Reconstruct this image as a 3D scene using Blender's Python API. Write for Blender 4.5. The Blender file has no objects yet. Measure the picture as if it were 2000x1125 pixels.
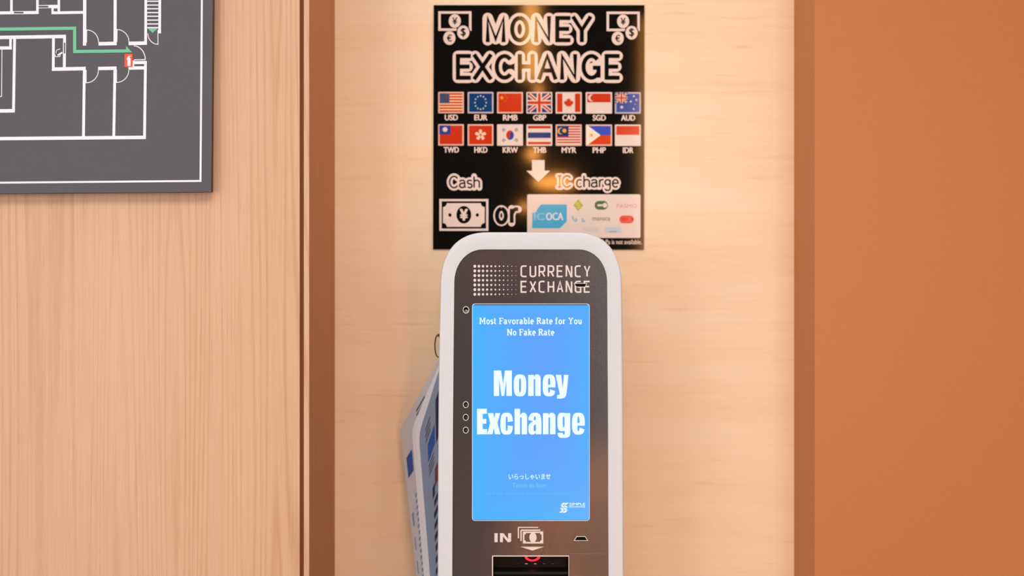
import bpy, bmesh, math, random
import numpy as np
from mathutils import Vector
from mathutils.geometry import tessellate_polygon, delaunay_2d_cdt

random.seed(7)
SC = bpy.context.scene
COL = SC.collection

# ------------------------------------------------------------------ camera, world, lights, exposure
CAM_D, CAM_Z = 2.78, 1.25            # distance to the kiosk front, height above the floor
FPX = 50.0 / 36.0 * 2000.0           # focal length in pixels of the 2000 px wide frame
BACK_Y, RIGHT_Y = 0.402, 0.186       # planes of the recess back wall and of the orange wall

cam_data = bpy.data.cameras.new('camera')
cam_data.lens = 50.0
cam_data.sensor_width = 36.0
cam_data.clip_start = 0.05
cam_data.dof.use_dof = True
cam_data.dof.focus_distance = CAM_D
cam_data.dof.aperture_fstop = 2.1
cam = bpy.data.objects.new('camera', cam_data)
cam.location = (0, -CAM_D, CAM_Z)
cam.rotation_euler = (math.pi / 2, 0, 0)
COL.objects.link(cam)
SC.camera = cam

world = bpy.data.worlds.new('world')
world.use_nodes = True
world.node_tree.nodes['Background'].inputs[0].default_value = (1.0, 0.9, 0.8, 1)
world.node_tree.nodes['Background'].inputs[1].default_value = 0.05
SC.world = world


def area_light(name, loc, target, sx, sy, power, color):
    d = bpy.data.lights.new(name, 'AREA')
    d.shape = 'RECTANGLE'
    d.size, d.size_y = sx, sy
    d.energy = power
    d.color = color
    o = bpy.data.objects.new(name, d)
    o.location = loc
    o.rotation_euler = (Vector(target) - Vector(loc)).to_track_quat('-Z', 'Y').to_euler()
    COL.objects.link(o)
    return o


# daylight from the window side on the left, and the ceiling light of the lobby
area_light('window_daylight', (-2.35, -3.9, 1.4), (-1.0, 0.0, 1.35), 1.7, 2.0, 58, (0.98, 1.0, 1.0))
area_light('added_right_fill', (1.2, -4.2, 1.3), (0.9, 0.0, 1.3), 0.9, 2.2, 31, (0.82, 0.94, 1.0))  # unseen fill added for the sheen and brightness of the recess's right side
area_light('ceiling_light_panel', (-0.3, -2.5, 2.93), (-0.3, -2.5, 0), 2.2, 1.5, 74, (0.98, 1.0, 1.0))
area_light('recess_downlight', (0.42, 0.12, 2.93), (0.42, 0.14, 0), 0.3, 0.2, 3.6, (1.0, 0.9, 0.78))

SC.view_settings.view_transform = 'Standard'
SC.view_settings.look = 'None'
SC.view_settings.exposure = -0.05
SC.view_settings.gamma = 1.0
SC.view_settings.use_curve_mapping = False


# ------------------------------------------------------------------ helpers
def lin(c):
    c = c / 255.0
    return c / 12.92 if c <= 0.04045 else ((c + 0.055) / 1.055) ** 2.4


def rgb(r, g, b):
    return (lin(r), lin(g), lin(b), 1.0)


def mat(name, color, rough=0.5, spec=0.5, metal=0.0, emit=None, estr=0.0):
    m = bpy.data.materials.new(name)
    m.use_nodes = True
    b = m.node_tree.nodes['Principled BSDF']
    b.inputs['Base Color'].default_value = color
    b.inputs['Roughness'].default_value = rough
    b.inputs['Specular IOR Level'].default_value = spec
    b.inputs['Metallic'].default_value = metal
    if emit:
        b.inputs['Emission Color'].default_value = emit
        b.inputs['Emission Strength'].default_value = estr
    return m


class NT:
    """small node helper"""
    def __init__(self, m):
        self.t = m.node_tree
        self.b = self.t.nodes['Principled BSDF']

    def n(self, kind, **kw):
        x = self.t.nodes.new(kind)
        for k, v in kw.items():
            setattr(x, k, v)
        return x

    def l(self, a, b):
        self.t.links.new(a, b)

    def coords(self, scale):
        tc = self.n('ShaderNodeTexCoord')
        mp = self.n('ShaderNodeMapping')
        mp.inputs['Scale'].default_value = scale
        self.l(tc.outputs['Object'], mp.inputs['Vector'])
        return mp.outputs['Vector']

    def noise(self, scale, sc=1.0, detail=3.0, rough=0.55, dist=0.0):
        x = self.n('ShaderNodeTexNoise')
        x.inputs['Scale'].default_value = sc
        x.inputs['Detail'].default_value = detail
        x.inputs['Roughness'].default_value = rough
        x.inputs['Distortion'].default_value = dist
        self.l(self.coords(scale), x.inputs['Vector'])
        return x.outputs['Fac']

    def math(self, op, a, b=None, clamp=False):
        x = self.n('ShaderNodeMath', operation=op, use_clamp=clamp)
        for i, v in enumerate((a, b)):
            if v is None:
                continue
            if isinstance(v, (int, float)):
                x.inputs[i].default_value = v
            else:
                self.l(v, x.inputs[i])
        return x.outputs[0]

    def ramp(self, fac, stops):
        x = self.n('ShaderNodeValToRGB')
        e = x.color_ramp.elements
        while len(e) < len(stops):
            e.new(0.5)
        for k, (p, c) in enumerate(stops):
            e[k].position = p
            e[k].color = c
        self.l(fac, x.inputs['Fac'])
        return x.outputs['Color']

    def mix(self, fac, a, b, mode='MIX'):
        x = self.n('ShaderNodeMix', data_type='RGBA', blend_type=mode)
        for s, v in ((0, fac), (6, a), (7, b)):
            if isinstance(v, (int, float)):
                x.inputs[s].default_value = v
            elif isinstance(v, tuple):
                x.inputs[s].default_value = v
            else:
                self.l(v, x.inputs[s])
        return x.outputs[2]

    def bump(self, h, strength, dist):
        x = self.n('ShaderNodeBump')
        x.inputs['Strength'].default_value = strength
        x.inputs['Distance'].default_value = dist
        self.l(h, x.inputs['Height'])
        self.l(x.outputs['Normal'], self.b.inputs['Normal'])


def wood_vertical(name, light, dark, rough=0.5):
    m = mat(name, light, rough, 0.3)
    k = NT(m)
    # slowly drifting field, strongly stretched along the grain; its level lines are the cathedral arches
    field = k.noise((4.2, 4.2, 0.11), 1.7, 1.0, 0.45, 0.15)
    wob = k.noise((30, 30, 0.9), 1.0, 2.0, 0.5)
    rings = k.math('SINE', k.math('ADD', k.math('MULTIPLY', field, 170.0), k.math('MULTIPLY', wob, 5.0)))
    r01 = k.math('POWER', k.math('ADD', k.math('MULTIPLY', rings, 0.5), 0.5), 4.0)
    fine = k.noise((620, 620, 4.0), 1.0, 3.0, 0.65)
    pores = k.math('GREATER_THAN', k.noise((560, 560, 11.0), 1.0, 1.0, 0.5), 0.64)
    big = k.noise((6.0, 6.0, 0.6), 1.0, 2.0, 0.5)
    f = k.math('MULTIPLY', r01, k.math('MULTIPLY', big, 0.62))
    f = k.math('ADD', f, k.math('MULTIPLY', k.math('SUBTRACT', fine, 0.36), 1.3))
    f = k.math('ADD', f, k.math('MULTIPLY', k.math('SUBTRACT', big, 0.5), 0.45))
    f = k.math('ADD', f, k.math('MULTIPLY', pores, 0.16), True)
    k.l(k.mix(f, light, dark), k.b.inputs['Base Color'])
    return m


def wood_back(name, light, dark):
    m = mat(name, light, 0.34, 0.35)
    k = NT(m)
    field = k.noise((0.9, 0.9, 7.0), 1.6, 3.0, 0.55, 0.3)
    streak = k.noise((5.0, 5.0, 95.0), 1.0, 4.0, 0.6, 0.4)
    fleck = k.noise((9.0, 9.0, 120.0), 1.0, 2.0, 0.5, 0.6)
    fl = k.math('MULTIPLY', k.math('SUBTRACT', fleck, 0.60), 3.2, True)
    fl = k.math('MULTIPLY', fl, k.math('GREATER_THAN', field, 0.5))
    f = k.math('MULTIPLY', k.math('SUBTRACT', field, 0.35), 0.9, True)
    f = k.math('ADD', f, k.math('MULTIPLY', k.math('SUBTRACT', streak, 0.5), 0.55), True)
    c = k.mix(f, light, dark)
    c = k.mix(k.math('MULTIPLY', fl, 0.35), c, rgb(196, 140, 92))
    k.l(c, k.b.inputs['Base Color'])
    return m


M_WALL_L = wood_vertical('oak_laminate', rgb(217, 176, 145), rgb(192, 142, 107))
M_BACK = wood_back('birch_laminate', rgb(249, 222, 188), rgb(238, 194, 148))
M_GAP = mat('gap_backing', rgb(120, 68, 32), 0.7, 0.2)
M_ORANGE = mat('orange_wall_covering', rgb(208, 128, 74), 0.5, 0.4)
_k = NT(M_ORANGE)
_n1 = _k.noise((260, 260, 260), 1.0, 2.0, 0.6)
_k.l(_k.mix(_k.math('MULTIPLY', _n1, 0.5), rgb(198, 122, 64), rgb(182, 106, 52)), _k.b.inputs['Base Color'])
_k.bump(_n1, 0.15, 0.001)
M_FLOOR = mat('floor_tile', rgb(104, 92, 82), 0.45)
M_CEIL = mat('ceiling_paint', rgb(226, 224, 222), 0.8)
M_DARK = mat('dark_green_wall', rgb(22, 28, 22), 0.7)
M_SIDE = mat('pale_wall', rgb(214, 210, 206), 0.7)

PRINTS = {}


def ink(r, g, b, rough=0.10, spec=0.5):
    key = (r, g, b, rough)
    if key not in PRINTS:
        PRINTS[key] = mat('ink_%d_%d_%d' % (r, g, b), rgb(r, g, b), rough, spec)
    return PRINTS[key]


def glow(name, r, g, b, s=1.0):
    key = ('glow', r, g, b, s)
    if key not in PRINTS:
        m = mat(name, (0, 0, 0, 1), 0.3, 0.0, 0.0, rgb(r, g, b), s)
        PRINTS[key] = m
    return PRINTS[key]


def P(px, py, y):
    """point of the plane at depth y that the camera sees at photo pixel (px, py)"""
    d = CAM_D + y
    return Vector(((px - 1000.0) / FPX * d, y, CAM_Z - (py - 562.5) / FPX * d))


def tag(o, label=None, cat=None, group=None, kind=None):
    if label:
        o['label'] = label
    if cat:
        o['category'] = cat
    if group:
        o['group'] = group
    if kind:
        o['kind'] = kind
    return o


def link(name, me, parent=None):
    o = bpy.data.objects.new(name, me)
    COL.objects.link(o)
    if parent:
        o.parent = parent
        o.matrix_parent_inverse = parent.matrix_world.inverted()
    return o


def empty(name, loc):
    o = bpy.data.objects.new(name, None)
    o.location = loc
    o.empty_display_size = 0.1
    COL.objects.link(o)
    bpy.context.view_layer.update()
    return o


def mesh_obj(name, verts, faces, mats, idx=None, parent=None, smooth=False):
    me = bpy.data.meshes.new(name)
    me.from_pydata([tuple(v) for v in verts], [], faces)
    for m in mats:
        me.materials.append(m)
    if idx:
        for p, i in zip(me.polygons, idx):
            p.material_index = i
    if smooth:
        for p in me.polygons:
            p.use_smooth = True
    me.update()
    return link(name, me, parent)


def bm_obj(name, bm, m, parent=None, smooth=False):
    bmesh.ops.recalc_face_normals(bm, faces=bm.faces)
    me = bpy.data.meshes.new(name)
    bm.to_mesh(me)
    bm.free()
    for x in (m if isinstance(m, (list, tuple)) else [m]):
        me.materials.append(x)
    if smooth:
        for p in me.polygons:
            p.use_smooth = True
    return link(name, me, parent)


def box(bm, x0, x1, y0, y1, z0, z1, mi=0, bevel=0.0):
    vs = [bm.verts.new((x, y, z)) for x in (x0, x1) for y in (y0, y1) for z in (z0, z1)]
    fs = [(0, 1, 3, 2), (4, 6, 7, 5), (0, 4, 5, 1), (2, 3, 7, 6), (0, 2, 6, 4), (1, 5, 7, 3)]
    out = []
    for f in fs:
        fc = bm.faces.new([vs[i] for i in f])
        fc.material_index = mi
        out.append(fc)
    if bevel:
        es = list({e for f in out for e in f.edges})
        bmesh.ops.bevel(bm, geom=es, offset=bevel, segments=2, affect='EDGES', profile=0.5)


def box_obj(name, x0, x1, y0, y1, z0, z1, m, parent=None, bevel=0.0):
    bm = bmesh.new()
    box(bm, x0, x1, y0, y1, z0, z1, 0, bevel)
    return bm_obj(name, bm, m, parent)


def arc(cx, cy, rx, ry, a0, a1, n=14):
    return [(cx + rx * math.cos(math.radians(a0 + (a1 - a0) * i / n)),
             cy + ry * math.sin(math.radians(a0 + (a1 - a0) * i / n))) for i in range(n + 1)]


_txt = None


def text_shape(body, offset=0.0):
    """outline of a string in the built-in typeface as (verts2d, faces)"""
    cu = bpy.data.curves.new('t', 'FONT')
    cu.body = body
    cu.offset = offset
    cu.resolution_u = 4
    o = bpy.data.objects.new('t', cu)
    COL.objects.link(o)
    dg = bpy.context.evaluated_depsgraph_get()
    dg.update()
    me = o.evaluated_get(dg).to_mesh()
    vs = [(v.co.x, v.co.y) for v in me.vertices]
    fs = [tuple(p.vertices) for p in me.polygons]
    o.evaluated_get(dg).to_mesh_clear()
    bpy.data.objects.remove(o)
    bpy.data.curves.remove(cu)
    return vs, fs


class Print:
    """flat printed shapes on a plane: everything in photo pixels, put on the plane at depth y (mapped once, real geometry after that)"""
    EPS = 0.00025

    def __init__(self, y, tf=None):
        self.y = y
        self.sets = {}
        self.tf = tf or (lambda x, y: (x, y))

    def add(self, pts, faces, m, layer=1):
        v, f = self.sets.setdefault((layer, m.name), (m, [], []))[1:]
        b = len(v)
        v.extend(self.tf(x, y) for x, y in pts)
        f.extend(tuple(b + j for j in q) for q in faces)

    def poly(self, pts, m, layer=1):
        tri = tessellate_polygon([[Vector((x, y, 0)) for x, y in pts]])
        self.add(pts, [tuple(t) for t in tri], m, layer)

    def rect(self, x0, y0, x1, y1, m, layer=1, r=0):
        if r:
            pts = (arc(x1 - r, y0 + r, r, r, -90, 0, 5) + arc(x1 - r, y1 - r, r, r, 0, 90, 5)
                   + arc(x0 + r, y1 - r, r, r, 90, 180, 5) + arc(x0 + r, y0 + r, r, r, 180, 270, 5))
        else:
            pts = [(x0, y0), (x1, y0), (x1, y1), (x0, y1)]
        self.poly(pts, m, layer)

    def disc(self, cx, cy, rx, ry, m, layer=1, n=24):
        pts = arc(cx, cy, rx, ry, 0, 360, n)[:-1]
        self.add(pts, [tuple(range(n))], m, layer)

    def ring(self, outer, inner, m, layer=1, closed=True):
        n = len(outer)
        fs = []
        for j in range(n if closed else n - 1):
            k = (j + 1) % n
            fs.append((j, k, n + k, n + j))
        self.add(list(outer) + list(inner), fs, m, layer)

    def frame(self, x0, y0, x1, y1, t, m, layer=1):
        o = [(x0, y0), (x1, y0), (x1, y1), (x0, y1)]
        i = [(x0 + t, y0 + t), (x1 - t, y0 + t), (x1 - t, y1 - t), (x0 + t, y1 - t)]
        self.ring(o, i, m, layer)

    def stroke(self, path, w, m, layer=1, rnd=False, closed=False):
        h = w / 2.0
        path = [p for j, p in enumerate(path) if j == 0 or math.hypot(p[0] - path[j - 1][0], p[1] - path[j - 1][1]) > 1e-3 * w]
        if closed:
            path = list(path) + [path[0]]
        if rnd:
            for a, c in zip(path, path[1:]):
                dx, dy = c[0] - a[0], c[1] - a[1]
                L = math.hypot(dx, dy) or 1e-9
                nx, ny = -dy / L * h, dx / L * h
                self.add([(a[0] + nx, a[1] + ny), (a[0] - nx, a[1] - ny), (c[0] - nx, c[1] - ny), (c[0] + nx, c[1] + ny)],
                         [(0, 1, 2, 3)], m, layer)
            for a in path:
                self.disc(a[0], a[1], h, h, m, layer, 14)
            return
        L, R = [], []
        n = len(path)
        for j in range(n):
            def d(a, c):
                dx, dy = c[0] - a[0], c[1] - a[1]
                q = math.hypot(dx, dy) or 1e-9
                return dx / q, dy / q
            p = path[j]
            if j == 0:
                d1 = d2 = d(path[0], path[1]) if not closed else None
                if closed:
                    d1, d2 = d(path[-2], path[0]), d(path[0], path[1])
            elif j == n - 1:
                d1 = d2 = d(path[-2], path[-1])
                if closed:
                    d2 = d(path[0], path[1])
            else:
                d1, d2 = d(path[j - 1], p), d(p, path[j + 1])
            n1, n2 = (-d1[1], d1[0]), (-d2[1], d2[0])
            mx, my = n1[0] + n2[0], n1[1] + n2[1]
            q = math.hypot(mx, my)
            if q < 1e-6:
                mx, my, s = n1[0], n1[1], 1.0
            else:
                mx, my = mx / q, my / q
                s = min(1.0 / max(0.2, mx * n1[0] + my * n1[1]), 1.6)
            L.append((p[0] + mx * h * s, p[1] + my * h * s))
            R.append((p[0] - mx * h * s, p[1] - my * h * s))
        self.ring(L, R, m, layer, closed=False)

    def text(self, body, x0, x1, y0, y1, m, layer=1, offset=0.0):
        """string fitted to the ink box x0..x1, y0 (top)..y1 (bottom)"""
        vs, fs = text_shape(body)
        ax, bx = min(v[0] for v in vs), max(v[0] for v in vs)
        ay, by = min(v[1] for v in vs), max(v[1] for v in vs)
        e = offset * (y1 - y0)
        x0, x1, y0, y1 = x0 + e, x1 - e, y0 + e * .5, y1 - e * .5
        for dx, dy in ((-e, 0), (0, -e * .5), (0, e * .5), (e, 0)) if e else ((0, 0),):
            self.add([(dx + x0 + (vx - ax) / (bx - ax) * (x1 - x0), dy + y1 - (vy - ay) / (by - ay) * (y1 - y0)) for vx, vy in vs], fs, m, layer)

    def glyph(self, paths, x0, y0, x1, y1, w, m, layer=1, rnd=False):
        """stroked letter fitted to x0..x1, y0 (top)..y1 (baseline); the path is the centre line"""
        for p in paths:
            self.stroke([(x0 + a * (x1 - x0), y1 - c * (y1 - y0)) for a, c in p], w, m, layer, rnd)

    def obj(self, name, parent=None):
        """one mesh; overlapping shapes of one ink are merged into their union so that no faces coincide"""
        verts, faces, idx, mats = [], [], [], []
        for (layer, _), (m, v, f) in sorted(self.sets.items(), key=lambda t: t[0]):
            if m not in mats:
                mats.append(m)
            k = mats.index(m)
            vv = [Vector(((x - 1000.0) / 100.0, (y - 562.0) / 100.0)) for x, y in v]
            tris, eds = [], set()
            for q in f:
                for j in range(len(q)):
                    eds.add((min(q[j - 1], q[j]), max(q[j - 1], q[j])))
                for j in range(1, len(q) - 1):
                    tris.append((v[q[0]], v[q[j]], v[q[j + 1]]))
            T = np.array(tris, dtype=float)
            T = (T - np.array([1000.0, 562.0])) / 100.0
            ov, _e, of, _a, _b, _c = delaunay_2d_cdt(vv, sorted(eds), [], 0, 1e-6)
            co = np.array([(p.x, p.y) for p in ov])
            cen = np.array([co[list(q)].mean(axis=0) for q in of])
            keep = np.zeros(len(of), bool)

            def cross(o, d, p):
                return (d[:, 0] - o[:, 0])[None] * (p[:, 1][:, None] - o[:, 1][None]) - (d[:, 1] - o[:, 1])[None] * (p[:, 0][:, None] - o[:, 0][None])
            for c0 in range(0, len(of), 400):
                pc = cen[c0:c0 + 400]
                s1, s2, s3 = cross(T[:, 0], T[:, 1], pc), cross(T[:, 1], T[:, 2], pc), cross(T[:, 2], T[:, 0], pc)
                inside = ((s1 >= 0) & (s2 >= 0) & (s3 >= 0)) | ((s1 <= 0) & (s2 <= 0) & (s3 <= 0))
                keep[c0:c0 + 400] = inside.any(axis=1)
            base = len(verts)
            for p in ov:
                w = P(p.x * 100.0 + 1000.0, p.y * 100.0 + 562.0, self.y)
                w.y -= layer * self.EPS
                verts.append(w)
            for q, og in zip(of, keep):
                if og:
                    faces.append([base + j for j in q])
                    idx.append(k)
        bm = bmesh.new()
        vs = [bm.verts.new(p) for p in verts]
        for q, k in zip(faces, idx):
            try:
                fc = bm.faces.new([vs[j] for j in q])
            except ValueError:
                continue
            fc.normal_update()
            if fc.normal.y > 0:
                fc.normal_flip()
            fc.material_index = k
        loose = [q for q in bm.verts if not q.link_faces]
        bmesh.ops.delete(bm, geom=loose, context='VERTS')
        me = bpy.data.meshes.new(name)
        bm.to_mesh(me)
        bm.free()
        for m in mats:
            me.materials.append(m)
        return link(name, me, parent)


def zm(ox, oy, s):
    """measurements taken on an enlarged detail back to photo pixels"""
    return lambda x, y: (ox + x / s, oy + y / s)


# ------------------------------------------------------------------ the setting
def X(px, y):
    return P(px, 0, y).x


ZT = 2.95
XL = -3.3
XR = 1.7
YF = -4.6
tag(box_obj('floor', XL, XR, YF, 0.5, -0.05, 0.0, M_FLOOR), kind='structure')
tag(box_obj('ceiling', XL, XR, YF, 0.5, ZT, ZT + 0.05, M_CEIL), kind='structure')
tag(box_obj('wall_back', X(585, 0) - 0.02, X(1591, RIGHT_Y) + 0.02, BACK_Y, BACK_Y + 0.05, 0, ZT, M_BACK), kind='structure')
tag(box_obj('wall_left', XL, X(585.3, 0), 0.0, 0.03, 0, ZT, M_WALL_L, bevel=0.0008), kind='structure')
tag(box_obj('trim_1', X(585.3, 0) - 0.03, X(593.2, 0) + 0.004, 0.007, 0.05, 0, ZT, M_GAP), kind='structure')
M_RETURN_SHADE = wood_vertical('reveal_wood_in_shade', rgb(186, 114, 66), rgb(160, 92, 50))  # shade of the return face put into the colour of its wood
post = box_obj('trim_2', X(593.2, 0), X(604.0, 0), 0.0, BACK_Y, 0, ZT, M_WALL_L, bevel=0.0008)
post.data.materials.append(M_RETURN_SHADE)
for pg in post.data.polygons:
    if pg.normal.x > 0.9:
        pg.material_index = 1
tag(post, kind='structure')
tag(box_obj('wall_right', X(1591, RIGHT_Y), XR, RIGHT_Y, BACK_Y + 0.05, 0, ZT, M_ORANGE, bevel=0.0015), kind='structure')
tag(box_obj('wall_side_left', XL - 0.05, XL, YF, 0.05, 0, ZT, M_SIDE), kind='structure')
tag(box_obj('wall_side_right', XR, XR + 0.05, YF, BACK_Y, 0, ZT, M_SIDE), kind='structure')
tag(box_obj('wall_front', XL, XR, YF - 0.05, YF, 0, ZT, M_DARK), kind='structure')

# ------------------------------------------------------------------ evacuation plan board on the left wall
BY = -0.030
board = empty('evacuation_plan_board', P(0, 180, 0.0))
tag(board, 'dark grey evacuation floor plan board with white lines on the wood wall', 'sign')
M_BOARD = mat('board_grey', rgb(82, 80, 86), 0.5, 0.3)
M_BEDGE = mat('board_edge', rgb(70, 52, 42), 0.6, 0.3)
bc = [(-620, -430), (419.2, -430), (412.4, 374.6), (-620, 383.5)]
bm = bmesh.new()
fr = [bm.verts.new(P(x, y, BY)) for x, y in bc]
bk = [bm.verts.new(Vector((v.co.x, -0.013, v.co.z))) for v in fr]
bm.faces.new(fr)
bm.faces.new(bk[::-1])
for j in range(4):
    bm.faces.new((fr[j], bk[j], bk[(j + 1) % 4], fr[(j + 1) % 4])).material_index = 1
bm_obj('backing_panel', bm, [M_BOARD, M_BEDGE], board)
for (x, y) in ((300, 250), (300, -300), (-500, 250), (-500, -300)):
    q = P(x, y, 0)
    box_obj('wall_spacer', q.x - .02, q.x + .02, -0.0132, -0.0003, q.z - .02, q.z + .02, M_BEDGE, board)

WHITE_B = ink(234, 234, 244, 0.45, 0.3)
GREEN_B = ink(110, 190, 150, 0.45, 0.3)
RED_B = ink(232, 82, 48, 0.45, 0.3)
GREY_B = ink(82, 80, 86, 0.45, 0.3)
Z8 = 4.018
pl = Print(BY, zm(0, 0, Z8))
W = WHITE_B
LINES = [
    ([(-700, 109), (304, 98)], 24), ([(91, -600), (90, 105)], 20), ([(294, -600), (294, 100)], 20),
    ([(304, 53), (472, 50)], 25), ([(462, -600), (462, 108)], 20), ([(404, 101), (666, 97)], 22),
    ([(413, 50), (413, 110)], 18), ([(408, 60), (470, 60)], 12),
    ([(667, -600), (664, 358)], 26), ([(906, -600), (903, 355)], 24), ([(773, 344), (916, 341)], 28),
    ([(1010, 341), (1152, 338)], 28), ([(1147, -600), (1143, 352)], 21), ([(1257, -600), (1253, 262)], 21),
    ([(-700, 305), (518, 286)], 27), ([(507, 280), (505, 545)], 23), ([(420, 290), (418, 556)], 22),
    ([(408, 543), (673, 538)], 28), ([(770, 538), (915, 535)], 27), ([(1008, 535), (1145, 532)], 26),
    ([(1040, 492), (1152, 490)], 24), ([(1142, 480), (1134, 1091)], 22), ([(-700, 1094), (1145, 1078)], 27),
    ([(662, 545), (655, 1080)], 22), ([(902, 540), (893, 1078)], 22), ([(1046, 475), (1046, 540)], 16),
    ([(-700, 382), (93, 376)], 25), ([(83, 300), (82, 386)], 20), ([(115, 298), (106, 882)], 22),
    ([(-700, 880), (116, 869)], 28), ([(16, 385), (13, 760)], 6), ([(-40, 758), (15, 757)], 6),
    ([(680, 232), (679, 335)], 7), ([(919, 230), (917, 330)], 7), ([(676, 550), (676, 653)], 7), ([(914, 548), (914, 650)], 7),
    (arc(680, 330, 93, 95, -90, 0), 6), (arc(918, 328, 94, 96, -90, 0), 6),
    (arc(677, 552, 95, 98, 0, 90), 6), (arc(914, 550, 97, 97, 0, 90), 6),
    (arc(1050, 468, 90, 108, -90, 0), 7), ([(1052, 470), (1143, 468)], 7),
    (arc(1240, 262, 80, 86, 180, 90), 6), ([(1240, 235), (1240, 350)], 6),
    (([(452, 435), (490, 411)]), 13), (arc(462, 378, 10, 10, 20, 90) + arc(458, 412, 18, 24, -90, -200), 5),
    ([(433, 430), (436, 445), (470, 445), (474, 428)], 5),
]
for p, w in LINES:
    pl.stroke(p, w, W, 1)
for yy in (-170, -140, -110, -80, -50, -20, 10, 40, 69, 99, 128, 158, 188, 217):
    pl.stroke([(1155, yy), (1248, yy)], 9, W, 1)
pl.rect(110, 93, 185, 106, GREY_B, 2)
pl.rect(304, 46, 380, 60, GREY_B, 2)
pl.rect(422, 67, 450, 88, GREY_B, 2)
pl.rect(502, 335, 512, 420, GREY_B, 2)
pl.rect(1056, 505, 1130, 520, GREY_B, 2)
pl.obj('floor_plan', board)
pr = Print(BY, zm(0, 0, Z8))
pr.stroke([(-700, 238), (587, 222), (587, 405), (1000, 400)], 25, GREEN_B, 3)
pr.poly([(990, 360), (1037, 412), (990, 412)], GREEN_B, 3)
pr.poly([(1158, 222), (1240, 222), (1198, 260)], GREEN_B, 3)
tag(pr.obj('escape_route_arrow', board), 'green escape route arrow')
pr = Print(BY, zm(0, 0, Z8))
pr.rect(978, 423, 1041, 526, RED_B, 3, 4)
pr.rect(1001, 455, 1026, 518, W, 4, 5)
pr.rect(1006, 440, 1018, 456, W, 4)
pr.stroke([(1018, 443), (1030, 440)], 5, W, 4)
pr.stroke([(1004, 446), (996, 470)], 4, W, 4)
tag(pr.obj('fire_extinguisher_symbol', board), 'red fire extinguisher symbol')
pr = Print(BY)
pr.stroke([(-590, 362), (391.6, 353.4), (397.4, -400), (-590, -400)], 3.7, W, 1)
pr.obj('border_line', board)

# ------------------------------------------------------------------ stroked letter shapes (unit boxes, y up)
SANS = {
    'M': [[(0, 0), (0, 1), (.5, .05), (1, 1), (1, 0)]],
    'O': [arc(.5, .5, .5, .5, 90, 450, 32)],
    'N': [[(0, 0), (0, 1), (1, 0), (1, 1)]],
    'E': [[(1, 1), (0, 1), (0, 0), (1, 0)], [(0, .51), (.88, .51)]],
    'Y': [[(0, 1), (.5, .45), (1, 1)], [(.5, .47), (.5, 0)]],
    'X': [[(0, 0), (1, 1)], [(0, 1), (1, 0)]],
    'C': [arc(.53, .5, .53, .5, 42, 318, 26)],
    'H': [[(0, 0), (0, 1)], [(1, 0), (1, 1)], [(0, .52), (1, .52)]],
    'A': [[(0, 0), (.5, 1), (1, 0)], [(.2, .33), (.8, .33)]],
    'G': [arc(.53, .5, .53, .5, 42, 335, 26), [(.62, .46), (1, .46), (1, 0)]],
}
TECH = {
    'C': [[(1, 1), (.4, 1), (.13, .96), (0, .84), (0, .16), (.13, .04), (.4, 0), (1, 0)]],
    'U': [[(0, 1), (0, .16), (.13, .04), (.35, 0), (.65, 0), (.87, .04), (1, .16), (1, 1)]],
    'R': [[(0, 0), (0, 1), (.65, 1), (.9, .95), (1, .84), (1, .62), (.9, .5), (.65, .45), (0, .45)], [(.5, .45), (1, 0)]],
    'E': [[(1, 1), (0, 1), (0, 0), (1, 0)], [(0, .52), (.9, .52)]],
    'N': [[(0, 0), (0, 1), (.1, 1), (.9, 0), (1, 0), (1, 1)]],
    'Y': [[(0, 1), (.5, .42), (1, 1)], [(.5, .45), (.5, 0)]],
    'X': [[(0, 0), (1, 1)], [(0, 1), (1, 0)]],
    'H': [[(0, 0), (0, 1)], [(1, 0), (1, 1)], [(0, .5), (1, .5)]],
    'A': [[(0, 0), (.5, 1), (1, 0)], [(.2, .3), (.8, .3)]],
    'G': [[(1, 1), (.4, 1), (.13, .96), (0, .84), (0, .16), (.13, .04), (.4, 0), (1, 0), (1, .48), (.5, .48)]],
}
# thin pen letters: glyph -> (advance box width, paths); x-height 0.66, descender -0.28
PEN = {
    'C': (.62, [arc(.33, .5, .32, .5, 40, 320, 20)]),
    'a': (.46, [arc(.2, .5, .18, .16, 170, 0, 8) + [(.38, .1), (.46, .02)], arc(.2, .2, .19, .19, 80, 290, 10) + [(.38, .12)], [(.2, .39), (.38, .42)]]),
    's': (.36, [arc(.18, .5, .16, .16, 30, 270, 10) + arc(.18, .17, .17, .17, 90, -150, 10)]),
    'h': (.48, [[(.04, 0), (.04, 1.0)], [(.04, .48)] + arc(.23, .47, .19, .19, 150, 0, 8) + [(.42, 0)]]),
    'I': (.24, [[(.12, 0), (.12, 1)], [(0, 1), (.24, 1)], [(0, 0), (.24, 0)]]),
    'c': (.42, [arc(.22, .33, .2, .33, 45, 315, 16)]),
    'r': (.34, [[(.05, 0), (.05, .66)], [(.05, .42)] + arc(.24, .48, .17, .18, 160, 60, 6)]),
    'g': (.46, [arc(.2, .43, .18, .22, 0, 360, 16), [(.38, .66), (.38, -.08)] + arc(.2, -.1, .18, .19, 0, -170, 8)]),
    'e': (.44, [[(.03, .35), (.41, .35)] + arc(.22, .33, .2, .33, 5, 315, 16)]),
    'o': (.46, [arc(.23, .33, .21, .33, 90, 450, 24)]),
    ' ': (.22, []),
}


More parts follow.
